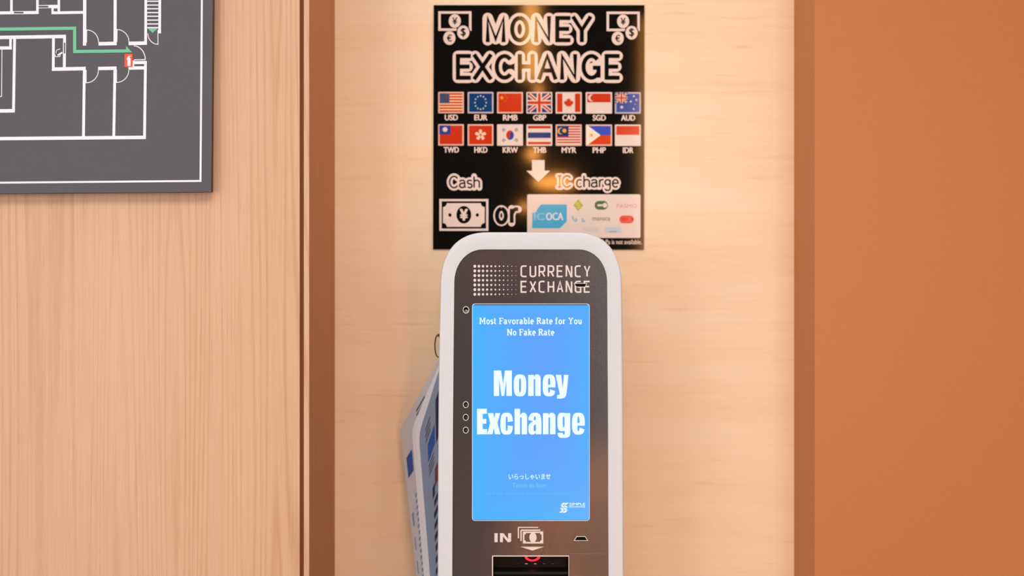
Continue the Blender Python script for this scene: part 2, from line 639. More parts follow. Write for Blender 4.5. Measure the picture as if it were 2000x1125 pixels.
def pen_word(pr, word, x0, x1, ytop, ybase, w, layers, gap=0.1):
    """outlined word: light halo under dark pen strokes; x0..x1 pen extents, ytop = capital height"""
    total = sum(PEN[c][0] for c in word) + gap * (len(word) - 1)
    sx = (x1 - x0) / total
    sy = ybase - ytop
    x = x0
    for c in word:
        adv, paths = PEN[c]
        for p in paths:
            q = [(x + a * sx, ybase - b * sy) for a, b in p]
            for (ww, m, ly, rnd) in layers:
                pr.stroke(q, ww, m, ly, rnd)
        x += (adv + gap) * sx


# ------------------------------------------------------------------ money exchange poster on the back wall
PY = BACK_Y - 0.004
poster = empty('money_exchange_poster', P(1052, 248, BACK_Y))
tag(poster, 'glossy black money exchange poster with rows of flags on pale wood wall', 'poster')
M_PBLACK = mat('poster_black', rgb(14, 12, 10), 0.06, 0.5)
LIGHT = ink(240, 216, 203, 0.1)
LIGHT2 = ink(240, 216, 200, 0.1)
BLACK = ink(14, 12, 10, 0.06)
bm = bmesh.new()
fr = [bm.verts.new(P(x, y, PY)) for x, y in ((847.2, 10), (1258.6, 10), (1257.6, 487.6), (845.6, 487))]
bk = [bm.verts.new(Vector((v.co.x, BACK_Y, v.co.z))) for v in fr]
bm.faces.new(fr)
bm.faces.new(bk[::-1])
for j in range(4):
    bm.faces.new((fr[j], bk[j], bk[(j + 1) % 4], fr[(j + 1) % 4]))
bm_obj('backing_panel', bm, M_PBLACK, poster)

h = Print(PY, zm(830, 0, 4.545))
HALF = 17.5
HEAD = [('M', 540, 715, 143, 375), ('O', 757, 925, 143, 375), ('N', 970, 1118, 143, 375), ('E', 1157, 1292, 143, 375), ('Y', 1305, 1480, 143, 375),
        ('E', 275, 408, 480, 708), ('X', 428, 595, 480, 708), ('C', 620, 785, 480, 708), ('H', 825, 972, 480, 708), ('A', 1000, 1172, 480, 708),
        ('N', 1200, 1350, 480, 708), ('G', 1390, 1558, 480, 708), ('E', 1595, 1728, 480, 708)]
for c, x0, x1, y0, y1 in HEAD:
    ins = HALF
    h.glyph(SANS[c], x0 + ins, y0 + ins, x1 - ins, y1 - ins, 36 + 57, LIGHT, 2, True)
    # square ends of the strokes
for c, x0, x1, y0, y1 in HEAD:
    ins = HALF
    paths = []
    for p in SANS[c]:
        q = list(p)
        if c in 'MNEYXHA':
            def ext(a, b):
                dx, dy = (a[0] - b[0]) * (x1 - x0 - 35), (a[1] - b[1]) * (y1 - y0 - 35)
                L = math.hypot(dx, dy)
                return (a[0] + dx / L * ins / (x1 - x0 - 35), a[1] + dy / L * ins / (y1 - y0 - 35))
            q[0], q[-1] = ext(q[0], q[1]), ext(q[-1], q[-2])
        paths.append(q)
    h.glyph(paths, x0 + ins, y0 + ins, x1 - ins, y1 - ins, 37, BLACK, 3, False)
h.obj('heading_lettering', poster)


def coin_symbol(dx, dy):
    s = Print(PY, zm(830, 0, 4.545))
    s.frame(118 + dx, 100 + dy, 413 + dx, 274 + dy, 22, LIGHT, 1)
    s.disc(340 + dx, 288 + dy, 64, 70, BLACK, 2)
    for (cx, cy, ch) in ((265, 187, '¥'), (340, 288, '$'), (217, 338, '€')):
        cx += dx
        cy += dy
        s.disc(cx, cy, 54, 61, LIGHT, 3)
        hh = 32 if ch != '$' else 40
        s.text(ch, cx - 23, cx + 23, cy - hh, cy + hh, BLACK, 4, 0.03)
    return s.obj('coin_symbol', poster)


coin_symbol(0, 0)
coin_symbol(1494, 3)

# the fourteen flags
RED = ink(206, 56, 26)
NAVY = ink(28, 58, 120)
BLUE = ink(52, 84, 165)
YEL = ink(240, 180, 60)
FW = ink(234, 214, 202)
FCREAM = ink(246, 208, 160)
BORDER = ink(236, 190, 172)


def star(pr, cx, cy, r, m, layer=4, n=5, inner=0.42, rot=-90):
    pts = []
    for j in range(2 * n):
        rr = r if j % 2 == 0 else r * inner
        a = math.radians(rot + 180.0 / n * j)
        pts.append((cx + rr * math.cos(a), cy + rr * math.sin(a)))
    pr.poly(pts, m, layer)


def union(s, x0, y0, x1, y1, k, layer=3):
    """crossed bands in the rectangle; k = band unit"""
    w, hh = x1 - x0, y1 - y0

    def diag(a, b, ww, m, ly):
        s.stroke([a, b], ww, m, ly)
    s.rect(x0, y0, x1, y1, NAVY, layer)
    e = k * 0.45
    for a, b in (((x0 + e, y0 + e), (x1 - e, y1 - e)), ((x0 + e, y1 - e), (x1 - e, y0 + e))):
        diag(a, b, k * 1.25, FW, layer + 1)
        diag(a, b, k * 0.5, RED, layer + 2)
    cx, cy = (x0 + x1) / 2, (y0 + y1) / 2
    s.rect(cx - k * .85, y0, cx + k * .85, y1, FW, layer + 3)
    s.rect(x0, cy - k * .85, x1, cy + k * .85, FW, layer + 3)
    s.rect(cx - k * .45, y0, cx + k * .45, y1, RED, layer + 4)
    s.rect(x0, cy - k * .45, x1, cy + k * .45, RED, layer + 4)


def crescent(s, cx, cy, r, m, bgm, shift, layer=4):
    s.disc(cx, cy, r, r, m, layer)
    s.disc(cx + shift, cy, r * .86, r * .86, bgm, layer + 1)


FX = [(855.8, 906.0), (913.4, 963.8), (970.8, 1021.4), (1028.2, 1078.6), (1085.2, 1136.2), (1144.0, 1195.6), (1200.8, 1251.6)]
ROWS = [(179.4, 221.3), (242.6, 284.4)]
CODES = [['USD', 'EUR', 'RMB', 'GBP', 'CAD', 'SGD', 'AUD'], ['TWD', 'HKD', 'KRW', 'THB', 'MYR', 'PHP', 'IDR']]
for r in range(2):
    for c in range(7):
        code = CODES[r][c]
        x0, x1 = FX[c]
        y0, y1 = ROWS[r]
        y0 += c * 0.12
        y1 += c * 0.12
        s = Print(PY)
        s.rect(x0, y0, x1, y1, ink(206, 188, 190) if code in ('EUR', 'AUD') else BORDER if code not in ('KRW', 'SGD', 'IDR', 'CAD', 'GBP', 'THB') else FW, 2, 1.6)
        b = 2.9
        a0, a1, b0, b1 = x0 + b, x1 - b, y0 + b, y1 - b
        w, hh = a1 - a0, b1 - b0
        cx, cy = (x0 + x1) / 2, (y0 + y1) / 2
        if code == 'USD':
            s.rect(a0, b0, a1, b1, FCREAM, 3)
            for j in range(0, 13, 2):
                s.rect(a0, b0 + hh * j / 13, a1, b0 + hh * (j + 1) / 13, RED, 4)
            s.rect(a0, b0, a0 + w * .43, b0 + hh * .54, ink(58, 66, 108), 5)
            for jy in range(5):
                for jx in range(6):
                    s.disc(a0 + w * (.04 + .07 * jx), b0 + hh * (.06 + .105 * jy), .55, .55, ink(190, 180, 190), 6, 8)
        elif code == 'EUR':
            s.rect(a0, b0, a1, b1, ink(14, 62, 118), 3)
            for j in range(12):
                a = math.radians(30 * j)
                star(s, cx + 11.0 * math.cos(a), cy + 13.2 * math.sin(a), 2.4, ink(196, 214, 190))
        elif code == 'RMB':
            s.rect(a0, b0, a1, b1, RED, 3)
            star(s, a0 + 6.2, b0 + 8.5, 4.4, YEL)
            for dx, dy in ((13, 4), (16, 7.4), (16, 11.4), (13, 15.5)):
                star(s, a0 + dx, b0 + dy, 1.5, ink(236, 120, 50))
        elif code == 'GBP':
            union(s, a0 - .6, b0 - .6, a1 + .6, b1 + .6, 6.0)
        elif code == 'CAD':
            s.rect(a0, b0, a1, b1, FW, 3)
            s.rect(a0, b0, a0 + 10.4, b1, RED, 4)
            s.rect(a1 - 10.4, b0, a1, b1, RED, 4)
            leaf = [(0, -10), (1.8, -6.4), (4.4, -7.6), (3.6, -2.6), (6.4, -4.6), (7.2, -2.8), (9.4, -2.6), (8.4, .4), (9.2, 1.6), (4.6, 5.2), (5.2, 7.4), (.5, 6.6), (.5, 9.4)]
            s.poly([(cx + x, cy + y) for x, y in leaf] + [(cx - x, cy + y) for x, y in leaf[::-1] if x > 0], RED, 4)
        elif code == 'SGD':
            s.rect(a0, b0, a1, b0 + hh * .47, RED, 3)
            crescent(s, a0 + 8.5, b0 + 8.2, 6.8, FW, RED, 3.2)
        elif code == 'AUD':
            s.rect(a0, b0, a1, b1, BLUE, 3)
            union(s, x0 + .6, y0 + .6, x0 + 25, y0 + 22, 3.4, 4)
            for dx, dy, rr in ((13.4, 29.5, 4.0), (37, 8, 2.6), (42, 15.2, 2.6), (31, 18.4, 2.6), (36.5, 33, 2.6), (39.6, 24, 1.4)):
                star(s, x0 + dx, y0 + dy, rr, FW, 9, 7, .5)
        elif code == 'TWD':
            s.rect(a0, b0, a1, b1, RED, 3)
            s.rect(a0 - .4, b0 - .4, a0 + 21.4, b0 + 17, ink(48, 66, 158), 4)
            s.disc(cx - 11.6, b0 + 7.6, 3.6, 3.6, FW, 5)
            star(s, cx - 11.6, b0 + 7.6, 6.0, FW, 6, 12, .62)
        elif code == 'HKD':
            s.rect(a0, b0, a1, b1, RED, 3)
            for j in range(5):
                a = math.radians(-90 + 72 * j)
                ca, sa = math.cos(a), math.sin(a)
                pet = [(1, 0), (4, -2.6), (8, -3.4), (11, -1.6), (10.4, .4), (11, 1.8), (8, 3.2), (4, 2.2)]
                s.poly([(cx + x * ca - y * sa, cy + x * sa + y * ca) for x, y in pet], ink(248, 214, 170), 4)
            s.disc(cx, cy, 1.6, 1.6, RED, 5, 10)
        elif code == 'KRW':
            s.rect(a0, b0, a1, b1, FW, 3)
            R7 = 7.4
            ry = 9.2
            s.disc(cx, cy + .3, R7, ry, RED, 4)
            low = arc(cx, cy + .3, R7, ry, 200, 20, 16) if False else arc(cx, cy + .3, R7, ry, -20, 160, 16)
            wave = arc(cx - R7 * .47, cy + .3 + ry * .17, R7 * .5, ry * .5, 160, 340, 8)[::1] + arc(cx + R7 * .47, cy + .3 - ry * .17, R7 * .5, ry * .5, 160, 340, 8)[::1]
            s.poly(low, ink(36, 66, 160), 5)
            s.disc(cx - R7 * .47, cy + .3 + ry * .17, R7 * .5, ry * .5, RED, 6)
            s.disc(cx + R7 * .47, cy + .3 - ry * .17, R7 * .5, ry * .5, ink(36, 66, 160), 6)
            for sx, sy in ((-1, -1), (1, -1), (-1, 1), (1, 1)):
                for j in (-1, 0, 1):
                    mx, my = cx + sx * 12.4 + j * sx * 1.7, cy + sy * 10 + j * sy * 1.4
                    s.stroke([(mx - 1.9, my + sx * sy * 2.4), (mx + 1.9, my - sx * sy * 2.4)], .95, ink(88, 66, 58), 4)
        elif code == 'THB':
            for j, (t0, t1, m) in enumerate(((0, .14, RED), (.36, .66, NAVY), (.87, 1, RED))):
                s.rect(a0, b0 + hh * t0, a1, b0 + hh * t1, m, 3)
        elif code == 'MYR':
            s.rect(a0, b0, a1, b1, FW, 3)
            for j in range(0, 14, 2):
                s.rect(a0, b0 + hh * j / 14, a1, b0 + hh * (j + 1) / 14, RED, 4)
            s.rect(a0, b0, a0 + w * .49, b0 + hh * .57, ink(14, 50, 112), 5)
            crescent(s, a0 + 7.6, b0 + 10, 6.6, YEL, ink(14, 50, 112), 2.4, 6)
            star(s, a0 + 14.2, b0 + 9.4, 4.6, YEL, 8, 12, .7)
        elif code == 'PHP':
            s.rect(a0, b0, a1, cy, ink(62, 84, 196), 3)
            s.rect(a0, cy, a1, b1, ink(216, 70, 28), 3)
            s.poly([(x0 + 1, y0 + 1), (x0 + 5, b0), (x0 + 29, cy), (x0 + 5, b1), (x0 + 1, y1 - 1)], ink(246, 232, 212), 4)
            star(s, x0 + 11, cy, 4.4, YEL, 5, 8, .5)
        elif code == 'IDR':
            s.rect(a0, b0, a1, cy - .8, ink(216, 68, 28), 3)
        tw = {'RMB': 29, 'TWD': 30, 'KRW': 30, 'MYR': 29, 'IDR': 21, 'AUD': 28}.get(code, 26)
        f = s.obj('flag', poster)
        t = Print(PY)
        ty = (223.8, 287.0)[r] + c * .12
        t.text(code, cx - tw / 2 + .6, cx + tw / 2 + .6, ty, ty + 11.4, LIGHT, 2, 0.05)
        t.obj('currency_code', poster)

z4 = zm(830, 300, 4.545)
s = Print(PY, z4)
s.rect(950, 57, 1062, 160, LIGHT, 2)
s.poly([(900, 152), (1110, 152), (1006, 252)], LIGHT, 2)
s.obj('down_arrow', poster)

s = Print(PY, z4)
lay = [(52, LIGHT, 2, True), (13, BLACK, 3, False)]
pen_word(s, 'Cash', 218, 490, 202, 303, 13, lay, .1)
s.obj('cash_lettering', poster)
s = Print(PY, z4)
pen_word(s, 'IC charge', 1180, 1718, 197, 298, 13, [(48, LIGHT, 2, True), (13, BLACK, 3, False)], .08)
s.obj('charge_lettering', poster)
s = Print(PY, z4)
pen_word(s, 'o', 635, 722, 428, 612, 34, [(64, LIGHT, 2, True), (36, BLACK, 3, False)])
s.disc(678, 550, 16, 30, LIGHT, 4)
s.disc(678, 550, 9, 22, BLACK, 5)
for ww, m, ly, rnd in ((64, LIGHT, 2, True), (34, BLACK, 3, False)):
    s.stroke([(770, 490), (770, 615)], ww, m, ly, rnd)
    s.stroke([(770, 540), (785, 505), (805, 493), (828, 495)], ww, m, ly, rnd)
s.obj('or_lettering', poster)

s = Print(PY, z4)
s.frame(128, 403, 563, 686, 20, LIGHT, 1)
pts = []
for (cx, cy, sx, sy) in ((160, 440, 1, 1), (530, 440, -1, 1), (530, 650, -1, -1), (160, 650, 1, -1)):
    q = [(cx + sx * 34 * math.cos(t), cy + sy * 34 * math.sin(t)) for t in [math.pi / 2 * j / 5 for j in range(6)]]
    if sx * sy > 0:
        q = q[::-1]
    pts += q
s.poly(pts, LIGHT, 2)
s.disc(345, 543, 66, 78, BLACK, 3)
s.text('¥', 308, 382, 490, 596, LIGHT, 4, 0.06)
s.disc(222, 545, 14, 16, BLACK, 3)
s.disc(465, 545, 14, 16, BLACK, 3)
s.obj('banknote_symbol', poster)

z3 = zm(1020, 370, 8.333)
s = Print(PY, z3)
CARD = ink(232, 212, 200, 0.1)
s.rect(80, 80, 1925, 790, CARD, 2, 26)
s.obj('card_panel', poster)
s = Print(PY, z3)
CY = ink(74, 172, 214)
s.poly([(305, 245), (725, 245), (725, 520), (612, 632), (160, 632), (165, 385), (225, 372), (240, 330)], CY, 3)
s.text('OCA', 385, 670, 378, 502, ink(226, 224, 232), 4, 0.04)
s.text('IC', 190, 365, 382, 500, ink(150, 198, 222), 4, 0.04)
s.poly([(910, 160), (992, 258), (910, 352), (832, 258)], ink(190, 180, 66), 3)
s.stroke([(936, 222), (890, 222), (888, 256), (932, 262), (930, 296), (884, 298)], 12, ink(226, 216, 130), 4)
s.rect(1178, 186, 1392, 330, ink(84, 112, 70), 3, 68)
s.stroke([(1235, 258), (1300, 258)], 34, ink(220, 214, 196), 4, True)
s.disc(1345, 258, 36, 40, ink(236, 216, 200), 4)
s.text('PASMO', 1535, 1865, 235, 300, ink(236, 140, 140), 3, 0.0)
s.stroke([(818, 432), (826, 478), (870, 520), (888, 496), (868, 474)], 16, ink(104, 178, 212), 3)
s.stroke([(974, 520), (980, 468), (1020, 522), (974, 524)], 14, ink(104, 178, 212), 3)
s.text('manaca', 1145, 1430, 455, 506, ink(140, 96, 90), 3, 0.0)
s.rect(1580, 425, 1815, 552, ink(236, 92, 76), 3, 60)
s.text('SUGO', 1610, 1720, 455, 506, ink(196, 50, 50), 4, 0.02)
s.disc(1795, 482, 16, 22, ink(190, 50, 50), 4)
s.text('SUGOCA', 985, 1240, 622, 680, ink(186, 200, 214), 3, 0.0)
s.rect(1350, 612, 1614, 706, ink(196, 208, 218), 3)
s.stroke([(1420, 686), (1535, 686)], 14, ink(150, 150, 158), 4)
s.obj('card_logo', poster)
s = Print(PY, z3)
s.text('*PiTaPa is not available.', 1180, 1945, 812, 892, LIGHT2, 2, 0.012)
s.obj('footnote_lettering', poster)

# ------------------------------------------------------------------ currency exchange kiosk
kiosk = empty('currency_exchange_kiosk', (X(1037, 0), 0.16, 0.0))
tag(kiosk, 'white and dark grey currency exchange kiosk with blue screen in front of pale wall', 'kiosk')
M_BEZEL = mat('white_coated_metal', rgb(210, 211, 215), 0.38, 0.4)
M_BODY = mat('white_body', rgb(220, 216, 212), 0.42, 0.4)
M_SEAM = mat('dark_seam', rgb(40, 32, 28), 0.6)
M_BLACKP = mat('black_plastic', rgb(8, 8, 10), 0.25)
M_RIM = mat('bright_cut_edge', rgb(232, 230, 228), 0.3, 0.6)
M_PANEL = mat('textured_dark_film', rgb(72, 63, 64), 0.10, 0.5)
k = NT(M_PANEL)
tc = k.coords((1, 1, 1))
# embossed weave: two crossed diagonal waves, 1.9 mm apart, with uneven dots
def wave(sx, sz):
    sp = k.n('ShaderNodeSeparateXYZ')
    k.l(tc, sp.inputs[0])
    d = k.math('ADD', k.math('MULTIPLY', sp.outputs[0], sx), k.math('MULTIPLY', sp.outputs[2], sz))
    return k.math('SINE', d)


nz = k.noise((520, 520, 520), 1.0, 3.0, 0.7)
wv = k.math('MULTIPLY', wave(2340.0, 2340.0), wave(2340.0, -2340.0))
k.bump(k.math('ADD', k.math('MULTIPLY', wv, 0.45), k.math('MULTIPLY', nz, 1.0)), 0.17, 0.0004)
M_SCREEN = mat('screen_picture', (0, 0, 0, 1), 0.25, 0.15)


def superq(cx, cy, rx, ry, n, a0, a1, steps):
    out = []
    for j in range(steps + 1):
        a = math.radians(a0 + (a1 - a0) * j / steps)
        ca, sa = math.cos(a), math.sin(a)
        out.append((cx + rx * math.copysign(abs(ca) ** (2 / n), ca), cy - ry * math.copysign(abs(sa) ** (2 / n), sa)))
    return out


PB = 1800.0


def lerp_pts(tab, ys):
    r = []
    for y in ys:
        for (ya, xa), (yb, xb) in zip(tab, tab[1:]):
            if ya <= y <= yb:
                r.append(xa + (xb - xa) * (y - ya) / (yb - ya))
                break
    return r


def outline(lt, rt, top, rx, ry, n, bottom):
    """closed loop in photo pixels: lt/rt are (y, x) tables of the left and right side"""
    yc = top + ry
    ys = [bottom, 1500, 1250, 1125, 980, 860, 760, 690, 640, 600]
    ysl = [y for y in ys if y > yc + 5]
    L = [(x, y) for x, y in zip(lerp_pts(lt, ysl), ysl)]
    xl, xr = lerp_pts(lt, [yc])[0], lerp_pts(rt, [yc])[0]
    c1 = superq(xl + rx, yc, rx, ry, n, 180, 90, 18)
    c2 = superq(xr - rx, yc, rx, ry, n, 90, 0, 18)
    R = [(x, y) for x, y in zip(lerp_pts(rt, ysl), ysl)][::-1]
    return L + c1 + c2 + R


OL = [(400, 861), (563, 860), (690, 857.2), (860, 855.6), (1125, 854.6), (2000, 854)]
OR = [(400, 1214), (563, 1214.6), (690, 1216.2), (860, 1217.4), (1125, 1218.4), (2000, 1219)]
IL = [(400, 888.4), (552, 887.4), (690, 886), (860, 884.6), (1125, 883.4), (2000, 883)]
IR = [(400, 1185.2), (552, 1185.8), (690, 1186.6), (860, 1187.6), (1125, 1188.4), (2000, 1189)]
outer = outline(OL, OR, 453.4, 95, 109, 2.4, PB)
inner = outline(IL, IR, 487.4, 56, 65, 2.05, PB - 40)


def inset(loop, d):
    n = len(loop)
    out = []
    for j in range(n):
        a, b, c = loop[j - 1], loop[j], loop[(j + 1) % n]
        v1 = (b[0] - a[0], b[1] - a[1])
        v2 = (c[0] - b[0], c[1] - b[1])
        l1, l2 = math.hypot(*v1) or 1e-9, math.hypot(*v2) or 1e-9
        nx = -v1[1] / l1 - v2[1] / l2
        ny = v1[0] / l1 + v2[0] / l2
        q = math.hypot(nx, ny) or 1e-9
        out.append((b[0] + nx / q * d, b[1] + ny / q * d))
    return out


def W0(p, y):
    """pixel outline at the kiosk front plane, pushed to depth y without changing its size"""
    q = P(p[0], p[1], 0.0)
    q.y = y
    return q


def loft(name, loops, m, parent, cap0=False, cap1=False, smooth_ang=0.7):
    bm = bmesh.new()
    rows = [[bm.verts.new(v) for v in lp] for lp in loops]
    n = len(rows[0])
    for a, b in zip(rows, rows[1:]):
        for j in range(n):
            bm.faces.new((a[j], a[(j + 1) % n], b[(j + 1) % n], b[j]))
    if cap0:
        bm.faces.new(rows[0][::-1])
    if cap1:
        bm.faces.new(rows[-1])
    o = bm_obj(name, bm, m, parent, smooth=True)
    try:
        o.data.set_sharp_from_angle(angle=smooth_ang)
    except Exception:
        pass
    return o


b_prof = [(0.0, 0.024), (0.0, 0.0045), (0.5, 0.0024), (1.5, 0.0009), (3.0, 0.0002), (4.5, 0.0)]
loops = [[W0(p, y) for p in inset(outer, d)] for d, y in b_prof]
# which side is inside
if len({1}) and inset(outer, 5)[0][0] < outer[0][0]:
    loops = [[W0(p, y) for p in inset(outer, -d)] for d, y in b_prof]
    SGN = -1
else:
    SGN = 1
loops += [[W0(p, y) for p in inset(inner, SGN * d)] for d, y in ((-1.0, 0.0), (-0.3, 0.0002), (0.0, 0.001), (0.0, 0.006))]
loft('bezel', loops, M_BEZEL, kiosk)
loft('seam', [[W0(p, y) for p in inset(outer, SGN * 2.0)] for y in (0.022, 0.030)], M_SEAM, kiosk)
loft('housing', [[W0(p, y) for p in inset(outer, SGN * 0.4)] for y in (0.029, 0.30)] + [[W0(p, 0.306) for p in inset(outer, SGN * 6)]], M_BODY, kiosk, False, True)
kx0, kx1 = X(862, 0), X(1212, 0)
box_obj('base_plate', kx0, kx1, 0.02, 0.31, 0.0, P(0, PB, 0).z + 0.004, M_SEAM, kiosk, 0.002)

# front panel with its cut-outs
SCX0, SCX1, SCY0, SCY1 = 922.6, 1151.0, 593.6, 1016.6
BSX0, BSX1, BSY0, BSY1 = 962.4, 1111.0, 1086.2, 1180.0
PYF, PYB = 0.0030, 0.0060


def rrect(x0, y0, x1, y1, r, n=5):
    return (arc(x1 - r, y0 + r, r, r, -90, 0, n) + arc(x1 - r, y1 - r, r, r, 0, 90, n)
            + arc(x0 + r, y1 - r, r, r, 90, 180, n) + arc(x0 + r, y0 + r, r, r, 180, 270, n))


LENS = (910.2, 605.2, 5.6, 6.4)
BUTTONS = [(909.8, y, 5.0, 5.9) for y in (790.2, 815.0, 840.0)]
SLOT_A = [(1121.4, 553.6), (1146.2, 553.6), (1143.4, 559.6), (1141.8, 560.6), (1126.4, 560.6), (1124.6, 559.6)]
SLOT_B = [(1126.6, 1047.6), (1142.6, 1047.6), (1148.0, 1055.6), (1121.2, 1055.6)]
holes = [rrect(SCX0, SCY0, SCX1, SCY1, 5.0), rrect(BSX0, BSY0, BSX1, BSY1, 0.8, 2),
         arc(LENS[0], LENS[1], LENS[2], LENS[3], 0, 360, 20)[:-1], SLOT_A, SLOT_B]
holes += [arc(b[0], b[1], b[2], b[3], 0, 360, 18)[:-1] for b in BUTTONS]
bm = bmesh.new()
edges = []
pan_out = inset(inner, SGN * -3.0)
loop_v = []
for lp in [pan_out] + holes:
    vs = [bm.verts.new(W0(p, PYF)) for p in lp]
    loop_v.append(vs)
    for j in range(len(vs)):
        edges.append(bm.edges.new((vs[j], vs[(j + 1) % len(vs)])))
bmesh.ops.triangle_fill(bm, use_beauty=True, use_dissolve=False, edges=edges, normal=(0, -1, 0))
# thickness of the panel at the cut-outs, with a bright cut edge
for vs in loop_v[1:]:
    back = [bm.verts.new(Vector((v.co.x, PYB + 0.001, v.co.z))) for v in vs]
    for j in range(len(vs)):
        bm.faces.new((vs[j], vs[(j + 1) % len(vs)], back[(j + 1) % len(vs)], back[j])).material_index = 1
bm_obj('front_panel', bm, [M_PANEL, M_SEAM], kiosk)


def rim(pr, loop, w, m, layer):
    """thin bright edge line around a cut-out, lying on the panel"""
    pr.stroke(loop, w, m, layer, False, True)


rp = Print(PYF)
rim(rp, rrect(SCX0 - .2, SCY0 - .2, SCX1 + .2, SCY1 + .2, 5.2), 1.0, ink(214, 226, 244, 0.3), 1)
rp.rect(SCX0 + 4, SCY0 + .6, SCX1 - 4, SCY0 + 2.4, ink(20, 24, 44, 0.4), 1)  # dark strip paints the shade under the cut-out's top edge
rp.obj('screen_rim_and_shade', kiosk)

# screen
bm = bmesh.new()
vs = [bm.verts.new(W0(p, 0.0058)) for p in rrect(SCX0 - 3, SCY0 - 3, SCX1 + 3, SCY1 + 3, 4)]
bm.faces.new(vs)
me_scr = bm_obj('screen', bm, M_SCREEN, kiosk)
for p in me_scr.data.polygons:
    if p.normal.y > 0:
        me_scr.data.flip_normals()
        break
tag(me_scr, 'lit blue touch screen')
k = NT(M_SCREEN)
tcn = k.n('ShaderNodeTexCoord')
sep = k.n('ShaderNodeSeparateXYZ')
k.l(tcn.outputs['Generated'], sep.inputs[0])
gx, gz = sep.outputs[0], sep.outputs[2]
left = k.math('POWER', k.math('SUBTRACT', 1.0, gx, True), 3.0)
rightn = k.math('MULTIPLY', k.math('POWER', gx, 6.0), 0.75)
low = k.math('MULTIPLY', k.math('POWER', k.math('SUBTRACT', 1.0, gz, True), 5.0), 0.9)
top = k.math('MULTIPLY', k.math('POWER', gz, 14.0), 0.8)
f = k.math('MAXIMUM', k.math('MAXIMUM', left, rightn), k.math('MAXIMUM', low, top))
col = k.mix(f, rgb(98, 164, 255), rgb(72, 184, 255))
k.l(col, k.b.inputs['Emission Color'])
k.b.inputs['Emission Strength'].default_value = 1.02

SY = 0.0058
TW = glow('screen_white', 238, 254, 255, 1.06)
FAINT = glow('screen_faint', 124, 198, 255, 1.0)
FAINT2 = glow('screen_fainter', 112, 188, 255, 1.0)

# slab letters: width, stems, serifs (capital height 1, x-height .7)
SLAB = {
    'M': (1.0, [[(.17, 0), (.17, 1)], [(.83, 0), (.83, 1)], [(.17, 1), (.5, .3), (.83, 1)]], [[(0, .04), (.34, .04)], [(.66, .04), (1, .04)], [(0, .96), (.2, .96)], [(.8, .96), (1, .96)]]),
    'N': (.84, [[(.16, 0), (.16, 1)], [(.7, 0), (.7, 1)], [(.16, 1), (.7, 0)]], [[(0, .04), (.32, .04)], [(0, .96), (.2, .96)], [(.54, .96), (.86, .96)]]),
    'F': (.66, [[(.16, 0), (.16, 1)]], [[(0, .04), (.36, .04)], [(0, .94), (.66, .94)], [(.62, .94), (.62, .72)], [(.16, .52), (.48, .52)], [(.48, .62), (.48, .42)]]),
    'R': (.78, [[(.16, 0), (.16, 1)], [(.16, .94), (.4, .94)] + arc(.4, .73, .2, .21, 90, -90, 8) + [(.16, .52)], [(.38, .5), (.64, .06)]], [[(0, .04), (.34, .04)], [(0, .95), (.2, .95)], [(.56, .04), (.8, .04)]]),
    'Y': (.8, [[(.14, 1), (.4, .48), (.66, 1)], [(.4, .5), (.4, 0)]], [[(.22, .04), (.58, .04)], [(0, .96), (.28, .96)], [(.52, .96), (.8, .96)]]),
    'a': (.54, [arc(.23, .5, .17, .16, 160, 0, 8) + [(.4, .04)], arc(.22, .2, .17, .16, 0, 360, 12)], [[(.4, .04), (.54, .04)]]),
    'b': (.58, [[(.14, 0), (.14, 1)], arc(.32, .34, .19, .3, 0, 360, 16)], [[(0, .96), (.18, .96)]]),
    'e': (.52, [[(.08, .36), (.46, .36)] + arc(.27, .34, .2, .31, 5, 310, 14)], []),
    'f': (.42, [[(.16, 0), (.16, .78)] + arc(.28, .82, .12, .14, 170, 50, 5)], [[(0, .04), (.34, .04)], [(0, .65), (.36, .65)]]),
    'k': (.6, [[(.14, 0), (.14, 1)], [(.14, .3), (.46, .66)], [(.26, .42), (.5, .04)]], [[(0, .04), (.26, .04)], [(0, .96), (.18, .96)], [(.36, .66), (.58, .66)], [(.42, .04), (.62, .04)]]),
    'l': (.3, [[(.15, 0), (.15, 1)]], [[(0, .04), (.3, .04)], [(0, .96), (.18, .96)]]),
    'o': (.56, [arc(.28, .34, .2, .31, 90, 450, 20)], []),
    'r': (.44, [[(.14, 0), (.14, .68)], [(.14, .4)] + arc(.32, .46, .16, .17, 160, 60, 6)], [[(0, .04), (.3, .04)], [(0, .65), (.18, .65)]]),
    's': (.44, [arc(.22, .5, .15, .15, 30, 270, 8) + arc(.22, .19, .16, .16, 90, -150, 8)], []),
    't': (.38, [[(.15, .92), (.15, .2)] + arc(.26, .18, .11, .14, 180, 310, 6)], [[(0, .65), (.36, .65)]]),
    'u': (.58, [[(.12, .68), (.12, .24)] + arc(.28, .24, .16, .2, 180, 340, 6), [(.45, .68), (.45, 0)]], [[(0, .65), (.16, .65)], [(.33, .65), (.48, .65)], [(.44, .04), (.58, .04)]]),
    'v': (.56, [[(.08, .68), (.28, .04), (.48, .68)]], [[(0, .65), (.2, .65)], [(.36, .65), (.56, .65)]]),
    ' ': (.26, [], []),
}


def slab_line(pr, line, x0, x1, ytop, ybase, m):
    gap = .08
    total = sum(SLAB[c][0] for c in line) + gap * (len(line) - 1)
    sx, sy = (x1 - x0) / total, ybase - ytop
    x = x0
    for c in line:
        adv, st, se = SLAB[c]
        for p in st:
            pr.stroke([(x + a * sx, ybase - b * sy) for a, b in p], 2.1, m, 1)
        for p in se:
            pr.stroke([(x + a * sx, ybase - b * sy) for a, b in p], 1.25, m, 1)
        x += (adv + gap) * sx


